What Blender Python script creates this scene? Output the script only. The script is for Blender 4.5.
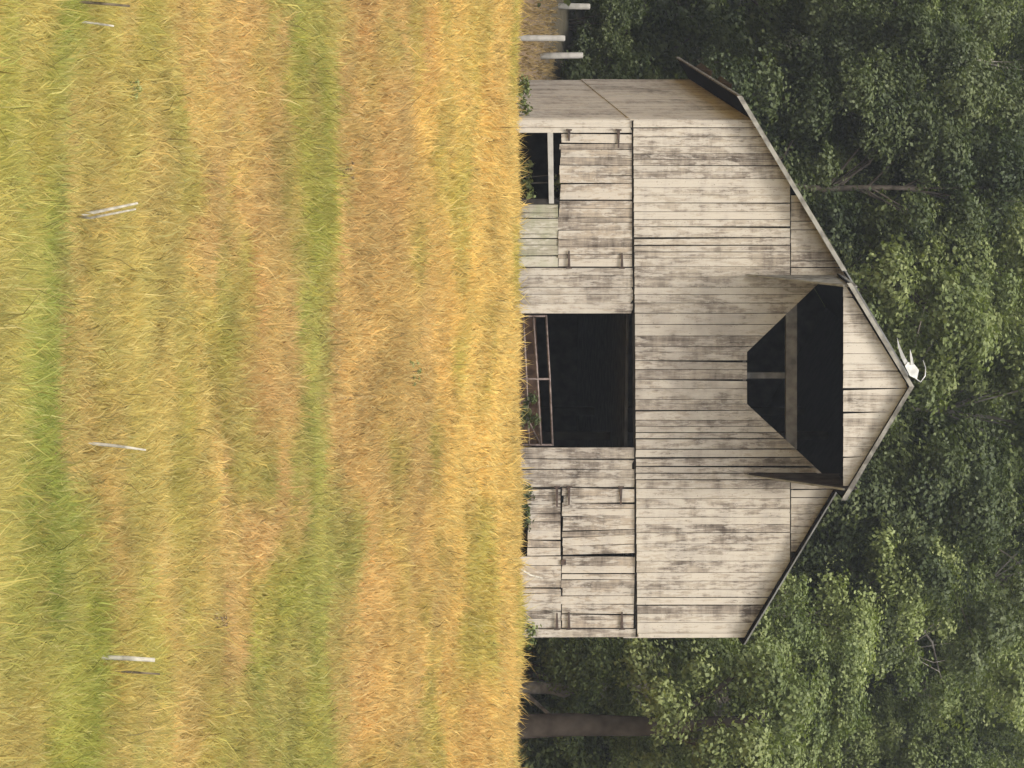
import bpy, math, random
import numpy as np
from mathutils import Vector
for o in list(bpy.data.objects): bpy.data.objects.remove(o)
SC = bpy.context.scene; COL = SC.collection
random.seed(7); rng = np.random.default_rng(7)

# ------------------------------------------------------------------ camera
F = 5000.0                      # focal length in pixels (long zoom)
EYE = 1.6
PITCH = math.atan(371.0 / F)
cam = bpy.data.cameras.new('camera'); camo = bpy.data.objects.new('camera', cam); COL.objects.link(camo)
cam.sensor_fit = 'HORIZONTAL'; cam.sensor_width = 36.0; cam.lens = F / 1024 * 36.0
cam.clip_start = 0.5; cam.clip_end = 5000
from mathutils import Matrix
fw = Vector((0, math.cos(PITCH), math.sin(PITCH))); up = Vector((0, -math.sin(PITCH), math.cos(PITCH))); left = Vector((-1, 0, 0))
# the phone was held sideways: picture-right is up in the world, picture-up is left
M = Matrix((up, left, -fw)).transposed().to_4x4(); M.translation = Vector((0, 0, EYE))
camo.matrix_world = M
SC.camera = camo

# ------------------------------------------------------------------ light
SUN_EL, SUN_AZ = 62.0, 3.0      # azimuth: degrees to the right of straight behind the camera
w = bpy.data.worlds.new('World'); SC.world = w; w.use_nodes = True
nt = w.node_tree; nt.nodes.clear()
sky = nt.nodes.new('ShaderNodeTexSky'); sky.sky_type = 'NISHITA'; sky.sun_disc = False
sd = Vector((math.sin(math.radians(SUN_AZ)) * math.cos(math.radians(SUN_EL)), -math.cos(math.radians(SUN_AZ)) * math.cos(math.radians(SUN_EL)), math.sin(math.radians(SUN_EL))))
sky.sun_elevation = math.radians(SUN_EL); sky.sun_rotation = math.atan2(sd.x, sd.y)
sky.air_density = 1.2; sky.dust_density = 3.0
bg = nt.nodes.new('ShaderNodeBackground'); bg.inputs['Strength'].default_value = 0.15
wo = nt.nodes.new('ShaderNodeOutputWorld')
hs = nt.nodes.new('ShaderNodeHueSaturation'); hs.inputs['Saturation'].default_value = 0.35   # thin high cloud
nt.links.new(sky.outputs[0], hs.inputs['Color']); nt.links.new(hs.outputs[0], bg.inputs[0]); nt.links.new(bg.outputs[0], wo.inputs[0])
sl = bpy.data.lights.new('sun', 'SUN'); so = bpy.data.objects.new('sun', sl); COL.objects.link(so)
sl.energy = 2.0; sl.angle = math.radians(14); sl.color = (1.0, 0.95, 0.87)
so.rotation_euler = (-sd).to_track_quat('-Z', 'Y').to_euler(); so.location = (0, -20, 60)
SC.view_settings.view_transform = 'Standard'; SC.view_settings.look = 'None'
SC.view_settings.exposure = 1.05; SC.view_settings.gamma = 1.0; SC.view_settings.use_curve_mapping = False

# ------------------------------------------------------------------ helpers
def lin(c):
    c = np.asarray(c, float) / 255.0
    return np.where(c <= 0.04045, c / 12.92, ((c + 0.055) / 1.055) ** 2.4)
def ray(u, v):
    x = (u - 384) / F; y = (v - 512) / F
    return np.array([x, math.cos(PITCH) - y * math.sin(PITCH), math.sin(PITCH) + y * math.cos(PITCH)])
ORI = np.array([0, 0, EYE])
def at(u, v, d):
    """Point at distance d whose direction is the one surveyed at (u, v) of the upright picture."""
    r = ray(u, v); return ORI + r * (d / r[1])

class MB:
    def __init__(s): s.v = []; s.f = []; s.t = []; s.m = []
    def add(s, verts, faces, tone=0.5, mi=0):
        b = len(s.v); s.v += [tuple(map(float, p)) for p in verts]
        for f in faces: s.f.append([b + i for i in f]); s.t.append(tone); s.m.append(mi)
    def prism(s, poly, off, tone=0.5, mi=0):
        n = len(poly); off = np.asarray(off, float)
        poly = [np.asarray(p, float) for p in poly]
        vs = poly + [p + off for p in poly]
        fs = [list(range(n)), list(range(2 * n - 1, n - 1, -1))] + [[(i + 1) % n, i, n + i, n + (i + 1) % n] for i in range(n)]
        s.add(vs, fs, tone, mi)
    def tube(s, pts, rad, n=7, tone=0.5, mi=0, cap=True):
        pts = [Vector(map(float, p)) for p in pts]
        if not hasattr(rad, '__len__'): rad = [rad] * len(pts)
        rings = []; prev = None
        for i, p in enumerate(pts):
            d = (pts[min(i + 1, len(pts) - 1)] - pts[max(i - 1, 0)]).normalized()
            a = d.orthogonal().normalized() if prev is None else (prev - d * prev.dot(d)).normalized()
            prev = a; b = d.cross(a)
            rings.append([p + (a * math.cos(2 * math.pi * k / n) + b * math.sin(2 * math.pi * k / n)) * rad[i] for k in range(n)])
        vs = [q for r in rings for q in r]; fs = []
        for i in range(len(pts) - 1):
            for k in range(n): fs.append([i * n + k, i * n + (k + 1) % n, (i + 1) * n + (k + 1) % n, (i + 1) * n + k])
        if cap: fs.append(list(range(n))[::-1]); fs.append([(len(pts) - 1) * n + k for k in range(n)])
        s.add(vs, fs, tone, mi)
    def box(s, lo, hi, tone=0.5, mi=0):
        (x0, y0, z0), (x1, y1, z1) = lo, hi
        s.prism([(x0, y0, z0), (x1, y0, z0), (x1, y0, z1), (x0, y0, z1)], (0, y1 - y0, 0), tone, mi)
    def build(s, name, mats, parent=None, smooth=False, origin=None):
        me = bpy.data.meshes.new(name)
        off = np.zeros(3)
        if parent is not None:
            p = parent
            while p is not None: off = off + np.array(p.location); p = p.parent
        elif origin is not None: off = np.asarray(origin, float)
        V = np.array(s.v) - off
        me.from_pydata(V.tolist(), [], s.f)
        if not isinstance(mats, (list, tuple)): mats = [mats]
        for m in mats: me.materials.append(m)
        a = me.attributes.new('tone', 'FLOAT', 'FACE'); a.data.foreach_set('value', np.array(s.t, dtype=np.float32))
        me.polygons.foreach_set('material_index', s.m)
        if smooth: me.polygons.foreach_set('use_smooth', [True] * len(s.f))
        me.update()
        o = bpy.data.objects.new(name, me); COL.objects.link(o)
        if parent is not None: o.parent = parent
        elif origin is not None: o.location = off
        return o
def tag(o, label=None, cat=None, group=None, kind=None):
    if label: o['label'] = label
    if cat: o['category'] = cat
    if group: o['group'] = group
    if kind: o['kind'] = kind
    return o
def empty(name, loc):
    o = bpy.data.objects.new(name, None); COL.objects.link(o); o.location = [float(a) for a in loc]; o.empty_display_size = 0.3; return o

# value noise for numpy fields
_tab = np.random.default_rng(3).random((256, 256))
def vnoise(x, y, seed=0):
    x = np.asarray(x, float) + seed * 17.3; y = np.asarray(y, float) + seed * 9.7
    xi = np.floor(x).astype(int); yi = np.floor(y).astype(int); fx = x - xi; fy = y - yi
    fx = fx * fx * (3 - 2 * fx); fy = fy * fy * (3 - 2 * fy)
    g = lambda a, b: _tab[a % 256, b % 256]
    return (g(xi, yi) * (1 - fx) + g(xi + 1, yi) * fx) * (1 - fy) + (g(xi, yi + 1) * (1 - fx) + g(xi + 1, yi + 1) * fx) * fy
def fbm(x, y, seed=0, o=3):
    s = 0; a = 1; t = 0
    for k in range(o): s = s + a * vnoise(np.asarray(x) * 2 ** k, np.asarray(y) * 2 ** k, seed + k); t += a; a *= 0.5
    return s / t

# ------------------------------------------------------------------ materials
def newmat(name):
    m = bpy.data.materials.new(name); m.use_nodes = True; t = m.node_tree; t.nodes.clear()
    out = t.nodes.new('ShaderNodeOutputMaterial'); b = t.nodes.new('ShaderNodeBsdfPrincipled')
    t.links.new(b.outputs[0], out.inputs[0]); return m, t, b, out
def N(t, typ, **kw):
    n = t.nodes.new(typ)
    for k, v in kw.items(): setattr(n, k, v)
    return n
def ramp(t, fac, stops):
    r = N(t, 'ShaderNodeValToRGB'); e = r.color_ramp.elements
    while len(e) < len(stops): e.new(0.5)
    for i, (p, c) in enumerate(stops): e[i].position = p; e[i].color = (*c, 1)
    t.links.new(fac, r.inputs[0]); return r.outputs[0]
def mix(t, a, b, fac, mode='MIX'):
    m = N(t, 'ShaderNodeMix', data_type='RGBA', blend_type=mode)
    for s, k in ((a, 6), (b, 7), (fac, 0)):
        if hasattr(s, 'links'): t.links.new(s, m.inputs[k])
        elif k == 0: m.inputs[0].default_value = s
        else: m.inputs[k].default_value = (*s, 1)
    return m.outputs[2]
def math_(t, op, a, b=0.0, c=None):
    m = N(t, 'ShaderNodeMath', operation=op)
    for i, s in enumerate((a, b, c)):
        if s is None: continue
        if hasattr(s, 'links'): t.links.new(s, m.inputs[i])
        else: m.inputs[i].default_value = s
    return m.outputs[0]

def wood_mat(name, light, mid, dark, white=0.35, green=0.0):
    """Weathered board: grain along z, per-board tone, blotches of worn whitewash and of dark grey."""
    m, t, b, out = newmat(name)
    tc = N(t, 'ShaderNodeTexCoord'); at_ = N(t, 'ShaderNodeAttribute', attribute_name='tone')
    off = N(t, 'ShaderNodeCombineXYZ'); mo = math_(t, 'MULTIPLY', at_.outputs['Fac'], 37.0)
    t.links.new(mo, off.inputs[0]); t.links.new(mo, off.inputs[2])
    ad = N(t, 'ShaderNodeVectorMath', operation='ADD'); t.links.new(tc.outputs['Object'], ad.inputs[0]); t.links.new(off.outputs[0], ad.inputs[1])
    def noise(scale, vec, det=4.0, rough=0.6):
        mp = N(t, 'ShaderNodeMapping'); mp.inputs['Scale'].default_value = scale; t.links.new(vec, mp.inputs[0])
        n = N(t, 'ShaderNodeTexNoise'); n.inputs['Scale'].default_value = 1.0; n.inputs['Detail'].default_value = det; n.inputs['Roughness'].default_value = rough
        t.links.new(mp.outputs[0], n.inputs['Vector']); return n.outputs['Fac']
    grain = noise((34, 34, 1.6), ad.outputs[0], 5, 0.65)
    streak = noise((11, 11, 1.1), ad.outputs[0], 4, 0.6)
    blot = noise((0.55, 0.55, 0.75), tc.outputs['Object'], 4, 0.62)
    small = noise((8, 8, 1.9), ad.outputs[0], 4, 0.65)
    rag = noise((30, 30, 7.0), ad.outputs[0], 3, 0.7)
    cross = noise((1.4, 1.4, 6.5), tc.outputs['Object'], 4, 0.7)
    v = math_(t, 'MULTIPLY', at_.outputs['Fac'], 0.24)
    v = math_(t, 'MULTIPLY_ADD', grain, 0.95, v)
    v = math_(t, 'MULTIPLY_ADD', streak, 0.80, v)
    v = math_(t, 'MULTIPLY_ADD', blot, 1.25, v)
    v = math_(t, 'MULTIPLY_ADD', cross, 0.8, v)
    v = math_(t, 'SUBTRACT', v, 1.485)
    c = ramp(t, v, [(0.12, dark), (0.42, mid), (0.68, light)])
    wf = math_(t, 'MULTIPLY_ADD', rag, 0.5, small)
    wf = math_(t, 'MULTIPLY_ADD', at_.outputs['Fac'], 0.22, wf)
    wm = ramp(t, wf, [(0.96 - white * 0.35, (0, 0, 0)), (1.06 - white * 0.35, (1, 1, 1))])
    wm2 = math_(t, 'MULTIPLY', wm, 0.55)
    c = mix(t, c, (0.50, 0.455, 0.385), wm2)
    # dark grey-brown noise blotches on the front siding, strongest at its middle
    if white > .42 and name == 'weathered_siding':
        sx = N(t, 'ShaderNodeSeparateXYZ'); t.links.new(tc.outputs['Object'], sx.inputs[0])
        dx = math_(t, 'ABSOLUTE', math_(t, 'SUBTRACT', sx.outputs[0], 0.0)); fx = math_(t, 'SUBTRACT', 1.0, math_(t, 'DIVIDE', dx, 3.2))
        mid_blot = noise((0.9, 0.9, 0.7), ad.outputs[0], 4, 0.7); mid_blot = math_(t, 'MULTIPLY', math_(t, 'MAXIMUM', fx, 0.0), ramp(t, mid_blot, [(0.38, (0, 0, 0)), (0.6, (1, 1, 1))]))
        c = mix(t, c, (0.12, 0.10, 0.085), math_(t, 'MULTIPLY', mid_blot, 0.55))
    # nail-head / knot specks
    sp = noise((26, 26, 26), ad.outputs[0], 1, 0.5)
    spm = ramp(t, sp, [(0.70, (0, 0, 0)), (0.76, (1, 1, 1))])
    c = mix(t, c, (0.07, 0.055, 0.045), math_(t, 'MULTIPLY', spm, 0.5))
    if green:
        g = noise((0.9, 0.9, 1.3), tc.outputs['Object'], 3, 0.6); gm = ramp(t, g, [(0.5, (0, 0, 0)), (0.65, (1, 1, 1))])
        c = mix(t, c, (0.20, 0.22, 0.12), math_(t, 'MULTIPLY', gm, green))
    t.links.new(c, b.inputs['Base Color']); b.inputs['Roughness'].default_value = 0.9; b.inputs['Specular IOR Level'].default_value = 0.08
    bp = N(t, 'ShaderNodeBump'); bp.inputs['Strength'].default_value = 0.5; bp.inputs['Distance'].default_value = 0.01
    t.links.new(grain, bp.inputs['Height']); t.links.new(bp.outputs[0], b.inputs['Normal'])
    return m
def plain_mat(name, c0, c1, scale=3.0, rough=0.8, metal=0.0, bump=0.3):
    m, t, b, out = newmat(name)
    tc = N(t, 'ShaderNodeTexCoord'); n = N(t, 'ShaderNodeTexNoise'); n.inputs['Scale'].default_value = scale; n.inputs['Detail'].default_value = 5
    t.links.new(tc.outputs['Object'], n.inputs['Vector'])
    at_ = N(t, 'ShaderNodeAttribute', attribute_name='tone')
    f = math_(t, 'MULTIPLY_ADD', at_.outputs['Fac'], 0.4, n.outputs['Fac']); f = math_(t, 'SUBTRACT', f, 0.2)
    c = ramp(t, f, [(0.35, c0), (0.65, c1)])
    t.links.new(c, b.inputs['Base Color']); b.inputs['Roughness'].default_value = rough; b.inputs['Metallic'].default_value = metal; b.inputs['Specular IOR Level'].default_value = 0.0 if metal == 0 else 0.3
    bp = N(t, 'ShaderNodeBump'); bp.inputs['Strength'].default_value = bump; bp.inputs['Distance'].default_value = 0.02
    t.links.new(n.outputs['Fac'], bp.inputs['Height']); t.links.new(bp.outputs[0], b.inputs['Normal'])
    return m
WL = (0.345, 0.30, 0.238); WM = (0.210, 0.178, 0.145); WD = (0.065, 0.052, 0.043)
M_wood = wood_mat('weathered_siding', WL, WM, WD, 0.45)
M_door = wood_mat('weathered_door_boards', (0.33, 0.275, 0.21), (0.205, 0.172, 0.138), (0.062, 0.048, 0.038), 0.40)
M_moss = wood_mat('mossy_boards', (0.29, 0.265, 0.20), (0.20, 0.175, 0.13), (0.07, 0.058, 0.042), 0.2, 0.5)
M_side = wood_mat('side_boards', (0.47, 0.415, 0.35), (0.33, 0.285, 0.24), (0.10, 0.085, 0.07), 0.15)
M_pale = wood_mat('paler_hood_boards', (0.42, 0.375, 0.315), (0.31, 0.27, 0.22), (0.10, 0.082, 0.066), 0.45)
M_shadebrown = plain_mat('dark_shade_brown', (0.03, 0.025, 0.021), (0.065, 0.052, 0.044), 4)  # shade of the right hood side put into the colour; loose tin shares it
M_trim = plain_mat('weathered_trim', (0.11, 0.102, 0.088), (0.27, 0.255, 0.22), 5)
M_beam = plain_mat('grey_timber', (0.085, 0.078, 0.07), (0.175, 0.16, 0.145), 5)
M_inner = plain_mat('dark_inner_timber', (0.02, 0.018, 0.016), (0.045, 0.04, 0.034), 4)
M_soffit = plain_mat('shade_black_soffit', (0.006, 0.005, 0.005), (0.014, 0.012, 0.011), 4)  # near-black: the shade under the eaves is put into this colour
M_tin = plain_mat('weathered_roof_tin', (0.09, 0.085, 0.075), (0.20, 0.20, 0.185), 1.3, 0.6, 0.2)
M_white = plain_mat('bright_torn_tin', (0.30, 0.30, 0.28), (0.62, 0.62, 0.60), 5, 0.45, 0.0)
M_iron = plain_mat('rusty_iron', (0.035, 0.025, 0.02), (0.09, 0.06, 0.045), 20, 0.7, 0.2)
M_gate = plain_mat('galvanised_gate', (0.08, 0.055, 0.045), (0.20, 0.155, 0.135), 9, 0.6, 0.3)
M_post = plain_mat('grey_post_wood', (0.22, 0.21, 0.185), (0.34, 0.32, 0.285), 6)
M_stick = plain_mat('bleached_stick', (0.22, 0.20, 0.155), (0.42, 0.385, 0.31), 14)
M_dark = plain_mat('dark_twig', (0.05, 0.04, 0.025), (0.14, 0.11, 0.07), 14)

def leaf_mat(name, a, b_, c_, trans=0.35):
    m, t, b, out = newmat(name)
    at_ = N(t, 'ShaderNodeAttribute', attribute_name='tone'); oi = N(t, 'ShaderNodeObjectInfo')
    f = math_(t, 'MULTIPLY_ADD', oi.outputs['Random'], 0.30, at_.outputs['Fac']); f = math_(t, 'SUBTRACT', f, 0.15)
    c = ramp(t, f, [(0.0, a), (0.5, b_), (1.0, c_)])
    t.links.new(c, b.inputs['Base Color']); b.inputs['Roughness'].default_value = 0.55; b.inputs['Specular IOR Level'].default_value = 0.3
    tr = N(t, 'ShaderNodeBsdfTranslucent'); t.links.new(mix(t, c, (0.9, 1.0, 0.4), 1.0, 'MULTIPLY'), tr.inputs[0])
    ms = N(t, 'ShaderNodeMixShader'); ms.inputs[0].default_value = trans
    t.links.new(b.outputs[0], ms.inputs[1]); t.links.new(tr.outputs[0], ms.inputs[2]); t.links.new(ms.outputs[0], out.inputs[0])
    return m
M_leafD = leaf_mat('dull_green_leaves', (0.040, 0.056, 0.020), (0.076, 0.095, 0.034), (0.132, 0.151, 0.060))
M_leafM = leaf_mat('mid_green_leaves', (0.074, 0.098, 0.030), (0.139, 0.169, 0.054), (0.237, 0.261, 0.097))
M_leafL = leaf_mat('light_green_leaves', (0.121, 0.149, 0.048), (0.224, 0.258, 0.088), (0.383, 0.407, 0.169))
M_bark = plain_mat('bark', (0.05, 0.042, 0.034), (0.13, 0.11, 0.09), 4)
M_barkP = plain_mat('pale_bark', (0.14, 0.12, 0.10), (0.30, 0.27, 0.23), 4)

# ------------------------------------------------------------------ terrain
PD = [-60, -20, 20, 38, 45, 52, 60, 70, 80, 90, 97, 101, 104, 116, 120, 125, 130, 140, 155, 180, 220, 300, 420, 460]
PZ = [0, 0, 0, 0.0, 0.151, 0.758, 1.708, 3.126, 4.784, 6.80, 8.30, 8.98, 9.12, 9.15, 9.6, 10.7, 12.2, 15.3, 19.8, 28, 41, 62, 74, 76]
def ground(x, d):
    x = np.asarray(x, float); d = np.asarray(d, float)
    z = (np.interp(d - 1.5, PD, PZ) + np.interp(d, PD, PZ) * 2 + np.interp(d + 1.5, PD, PZ)) / 4
    z = z + (fbm(x * 0.10 + 5, d * 0.10, 1) - 0.5) * 0.5 * np.clip((d - 10) / 60, 0, 1) * np.where((d > 96) & (d < 118) & (np.abs(x) < 12), 0.25, 1)
    return z
# dry-hay / green stripe colours of the meadow by distance (mowing strips)
SV = [-60, 0, 22, 50, 72, 90, 118, 150, 185, 215, 240, 268, 298, 335, 380, 420, 465, 500]
SCOL = [(190, 172, 84), (188, 170, 82), (176, 166, 74), (150, 155, 54), (178, 164, 80), (198, 168, 90), (186, 166, 80), (198, 172, 88), (206, 171, 94), (202, 163, 94), (184, 164, 80), (166, 160, 66), (180, 161, 78), (203, 164, 92), (202, 165, 90), (210, 172, 88), (216, 179, 89), (214, 180, 92)]
SCOL = np.array([lin(c) for c in SCOL]); SCOL = SCOL * 0.86 + SCOL.mean(1, keepdims=True) * 0.14; SCOL[:, 1] *= 1.03
def meadow(x, d):
    v = 141 + F * (np.interp(d, PD, PZ) - EYE) / np.maximum(d, 5)
    x = np.asarray(x, float)
    v = v + (fbm(x * 0.30, d * 0.22, 11) - 0.5) * 150 + (vnoise(x * 1.3, d * 0.9, 21) - 0.5) * 46
    c = np.stack([np.interp(v, SV, SCOL[:, k]) for k in range(3)], -1)
    g = np.clip((fbm(x * 0.55, d * 0.35, 31) - 0.52) * 5, 0, 1)[..., None] * np.where(d < 108, 1, 0.3)[..., None]
    gcol = lin((162, 158, 70)); c = c * (1 - 0.55 * g) + gcol * 0.55 * g
    c = c * (1 + ((fbm(x * 1.6, d * 1.1, 71) - .5) * .45 + (fbm(x * .5, d * .5, 81) - .5) * .35))[..., None]
    r = np.clip((fbm(x * 0.4 + 40, d * 0.3, 41) - 0.55) * 5, 0, 1)[..., None]
    c = c * (1 - 0.25 * r) + lin((205, 158, 98)) * 0.25 * r
    return c
ALB = 0.98
xs = np.unique(np.concatenate([np.linspace(-16, 16, 129), np.linspace(-60, 60, 121), np.linspace(-400, 400, 41)]))
ds = np.unique(np.concatenate([np.linspace(40, 120, 321), np.linspace(-60, 240, 201), np.linspace(-60, 450, 52)]))
X, D = np.meshgrid(xs, ds); Z = ground(X, D)
me = bpy.data.meshes.new('ground'); nx, ny = len(xs), len(ds)
V = np.stack([X.ravel(), D.ravel(), Z.ravel()], -1)
i = np.arange((nx - 1) * (ny - 1)); a = (i // (nx - 1)) * nx + i % (nx - 1)
Q = np.stack([a, a + 1, a + nx + 1, a + nx], -1)
me.vertices.add(len(V)); me.vertices.foreach_set('co', V.ravel()); me.loops.add(Q.size); me.loops.foreach_set('vertex_index', Q.ravel())
me.polygons.add(len(Q)); me.polygons.foreach_set('loop_start', np.arange(len(Q)) * 4); me.polygons.foreach_set('loop_total', np.full(len(Q), 4))
me.update(); me.polygons.foreach_set('use_smooth', np.ones(len(Q), bool))
colr = meadow(X.ravel(), D.ravel()) * ALB * 0.6
wd = np.clip((D.ravel() - 113) / 5, 0, 1)[:, None]
bank = lin((150, 122, 88)) * 0.6; litter = lin((66, 60, 40)) * 0.7
wd2 = np.clip((D.ravel() - 126) / 5, 0, 1)[:, None]
colr = colr * (1 - wd) + (bank * (1 - wd2) + litter * wd2) * wd
ca = me.color_attributes.new('soil', 'FLOAT_COLOR', 'POINT'); ca.data.foreach_set('color', np.concatenate([colr, np.ones((len(colr), 1))], 1).ravel().astype(np.float32))
m, t, b, out = newmat('meadow_ground'); vc = N(t, 'ShaderNodeVertexColor', layer_name='soil'); tc = N(t, 'ShaderNodeTexCoord')
n1 = N(t, 'ShaderNodeTexNoise'); n1.inputs['Scale'].default_value = 2.5; n1.inputs['Detail'].default_value = 8; t.links.new(tc.outputs['Object'], n1.inputs['Vector'])
t.links.new(mix(t, vc.outputs[0], ramp(t, n1.outputs['Fac'], [(0.3, (0.7, 0.7, 0.7)), (0.7, (1, 1, 1))]), 1.0, 'MULTIPLY'), b.inputs['Base Color']); b.inputs['Roughness'].default_value = 1
bp = N(t, 'ShaderNodeBump'); bp.inputs['Distance'].default_value = 0.1; t.links.new(n1.outputs['Fac'], bp.inputs['Height']); t.links.new(bp.outputs[0], b.inputs['Normal'])
me.materials.append(m); g = bpy.data.objects.new('ground', me); COL.objects.link(g); tag(g, kind='structure')

# ------------------------------------------------------------------ summer haze
mb_ = MB(); mb_.box((-420, -80, -3), (420, 470, 105))
m, t, b, out = newmat('haze'); t.nodes.remove(b); pv = N(t, 'ShaderNodeVolumePrincipled'); pv.inputs['Color'].default_value = (0.93, 0.96, 1.0, 1); pv.inputs['Density'].default_value = 0.0002; pv.inputs['Anisotropy'].default_value = 0.2
t.links.new(pv.outputs[0], out.inputs['Volume']); hz_ = mb_.build('haze', m); tag(hz_, 'thin pale summer haze in the air', 'haze', kind='stuff')

# ------------------------------------------------------------------ barn frame
PHI = math.radians(7.5)
EX = np.array([math.cos(PHI), math.sin(PHI), 0]); EY = np.array([-math.sin(PHI), math.cos(PHI), 0]); EZ = np.array([0, 0, 1.0])
C0 = at(120, 512, 106.0); C0[2] = 0; GZ = 8.7
def PF(u, v, f=0.0):
    """survey point (u, v) on the plane standing f metres in front of the barn's front wall"""
    r = ray(u, v); q = C0 - EY * f
    tt = np.dot(q - ORI, EY) / np.dot(r, EY); return ORI + r * tt
def loc(p): q = np.asarray(p) - C0; return np.dot(q, EX), np.dot(q, EY), p[2]
def BW(a, s, z): return C0 + EX * a + EY * s + EZ * z
DEP = 12.1
W = loc(PF(637, 640))[0]
eL = loc(PF(97, 741, .35)); ridge = loc(PF(386, 911, 2.15)); eR = loc(PF(645, 744, .35))
jl = loc(PF(271, 845, .35)); jr = loc(PF(497, 838, .35)); hl = loc(PF(283, 850, 2.15)); hr = loc(PF(500, 845, 2.15))
print('W', W, 'eL', eL, 'ridge', ridge, 'eR', eR, 'jl', jl, 'jr', jr, 'hl', hl, 'hr', hr)
barn = empty('barn', BW(W / 2, 0, GZ))
tag(barn, 'weathered grey board barn with open hay door under a projecting hood', 'barn')

def rt(a):   # underside of the roof at position a along the front
    if a < ridge[0]: return eL[2] + (RZ - eL[2]) * (a - eL[0]) / (ridge[0] - eL[0])
    return eR[2] + (RZ - eR[2]) * (eR[0] - a) / (eR[0] - ridge[0])
sl_l = (jl[2] - eL[2]) / (jl[0] - eL[0]); RZ = eL[2] + sl_l * (ridge[0] - eL[0]); print('RZ', RZ, 'ridge z', ridge[2])
belt = lambda u: 632.5 + (u - 120) * (4.0 / 517)

def rnd(a, b): return a + (b - a) * random.random()
def planks(mb, u0, u1, vb, vt, f, th=0.028, wpx=10.2, gap=0.010, jit=0.6, rag=0.0, fj=0.008, tj=0.25, skew=0.0):
    """vertical boards between u0..u1; vb, vt: functions of u giving bottom and top"""
    u = u0
    while u < u1 - 1:
        w_ = wpx * rnd(0.55, 1.15); ue = min(u + w_, u1)
        if u1 - ue < 4: ue = u1
        g = gap * 47 * (rnd(0.5, 1.1) if random.random() < 0.75 else rnd(1.4, 2.9)); tone = min(max(random.gauss(0.5, tj), 0), 1)
        ff = f + rnd(-fj, fj); s0 = rnd(-jit, jit) * 0.5; s1 = rnd(-jit, jit) * 0.5 + skew * 3.33 * (u - u0) / (u1 - u0)
        ua, ub = u + g * 0.5, ue - g * 0.5; jt = rnd(-jit, jit)
        b0 = vb((u + ue) / 2) - rnd(0, rag); tops = [vt(ua), vt(ub)]
        if min(tops) > b0 + 2:
            # a kink where the gable is not linear is handled by a middle point
            um = (ua + ub) / 2
            ta, tb = (rnd(0, 1.9), rnd(0, .5)) if random.random() < .3 else (0, 0)
            if random.random() < .5: ta, tb = -tb, -ta
            e0, e1 = (ta, 0) if random.random() < .5 else (0, ta)
            poly = [PF(ua + s0 * .3 + max(e0, 0), b0, ff), PF(ub + s0 * .3 + min(e0, 0), b0 - rnd(0, .5), ff), PF(ub + s1 * .3 + min(e1, 0), tops[1], ff), PF(um, vt(um), ff), PF(ua + s1 * .3 + max(e1, 0), tops[0], ff)]
            mb.prism(poly, EY * th, tone)
        u = ue
def vroof(u, f):  # v of roof underside for the plane f
    lo, hi = 600, 960
    for _ in range(24):
        mid = (lo + hi) / 2; p = loc(PF(u, mid, f))
        if p[2] < rt(p[0]) - 0.03: lo = mid
        else: hi = mid
    return lo
vr = {u: vroof(u, .06) for u in range(100, 660, 2)}
vroofi = lambda u: float(np.interp(u, list(vr.keys()), list(vr.values())))

# upper siding: whole front except the hay opening
def opening_bottom(u):
    if u < 352: return 747 + (352 - u) * 1.04
    if u > 404: return 747 + (u - 404) * 1.08
    return 747
mb = MB()
for (a_, b_) in ((120, 277), (480, 637)):
    planks(mb, a_, b_, lambda u: belt(u) + 1, lambda u: min(790, vroofi(u)), .07)
    planks(mb, a_, b_, lambda u: 791.2, lambda u: vroofi(u) if u > 0 else 0, .055, wpx=12)
planks(mb, 277, 352, lambda u: belt(u) + 1, opening_bottom, .07, wpx=11)
planks(mb, 352, 404, lambda u: belt(u) + 1, lambda u: 747, .07)
planks(mb, 404, 480, lambda u: belt(u) + 1, opening_bottom, .07, wpx=11)
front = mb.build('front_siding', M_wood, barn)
# nailing girts behind the siding (dark) so that board gaps stay dark
mb = MB()
for v in (640, 690, 738):
    mb = MB(); mb.prism([PF(122, v, 0), PF(635, v, 0), PF(635, v + 6, 0), PF(122, v + 6, 0)], EY * .12); mb.build('girt', M_inner, barn)
for u0, u1 in ((200, 277), (482, 560)):
    mb = MB(); mb.prism([PF(u0, 787, 0), PF(u1, 787, 0), PF(u1, 793, 0), PF(u0, 793, 0)], EY * .12); mb.build('girt', M_inner, barn)
mb = MB(); mb.prism([PF(122, belt(122) - 1.5, 0), PF(635, belt(635) - 1.5, 0), PF(635, belt(635) + 7, 0), PF(122, belt(122) + 7, 0)], EY * .12)
mb.build('girt', M_inner, barn)

# lower siding sections
VB = 486
for (a_, b_, jt, mt) in ((120, 133, 0, M_wood), (268, 313.5, 0, M_wood), (447.5, 487, 0, M_wood), (629, 637, 0, M_wood)):
    mb = MB(); planks(mb, a_, b_, lambda u: VB, lambda u: belt(u) - 0.6 - (rnd(0, .6) if random.random() < .8 else rnd(1, 4)), .02, wpx=11 if b_ - a_ > 20 else 8, gap=.006)
    mb.build('lower_siding', mt, barn)

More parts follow.
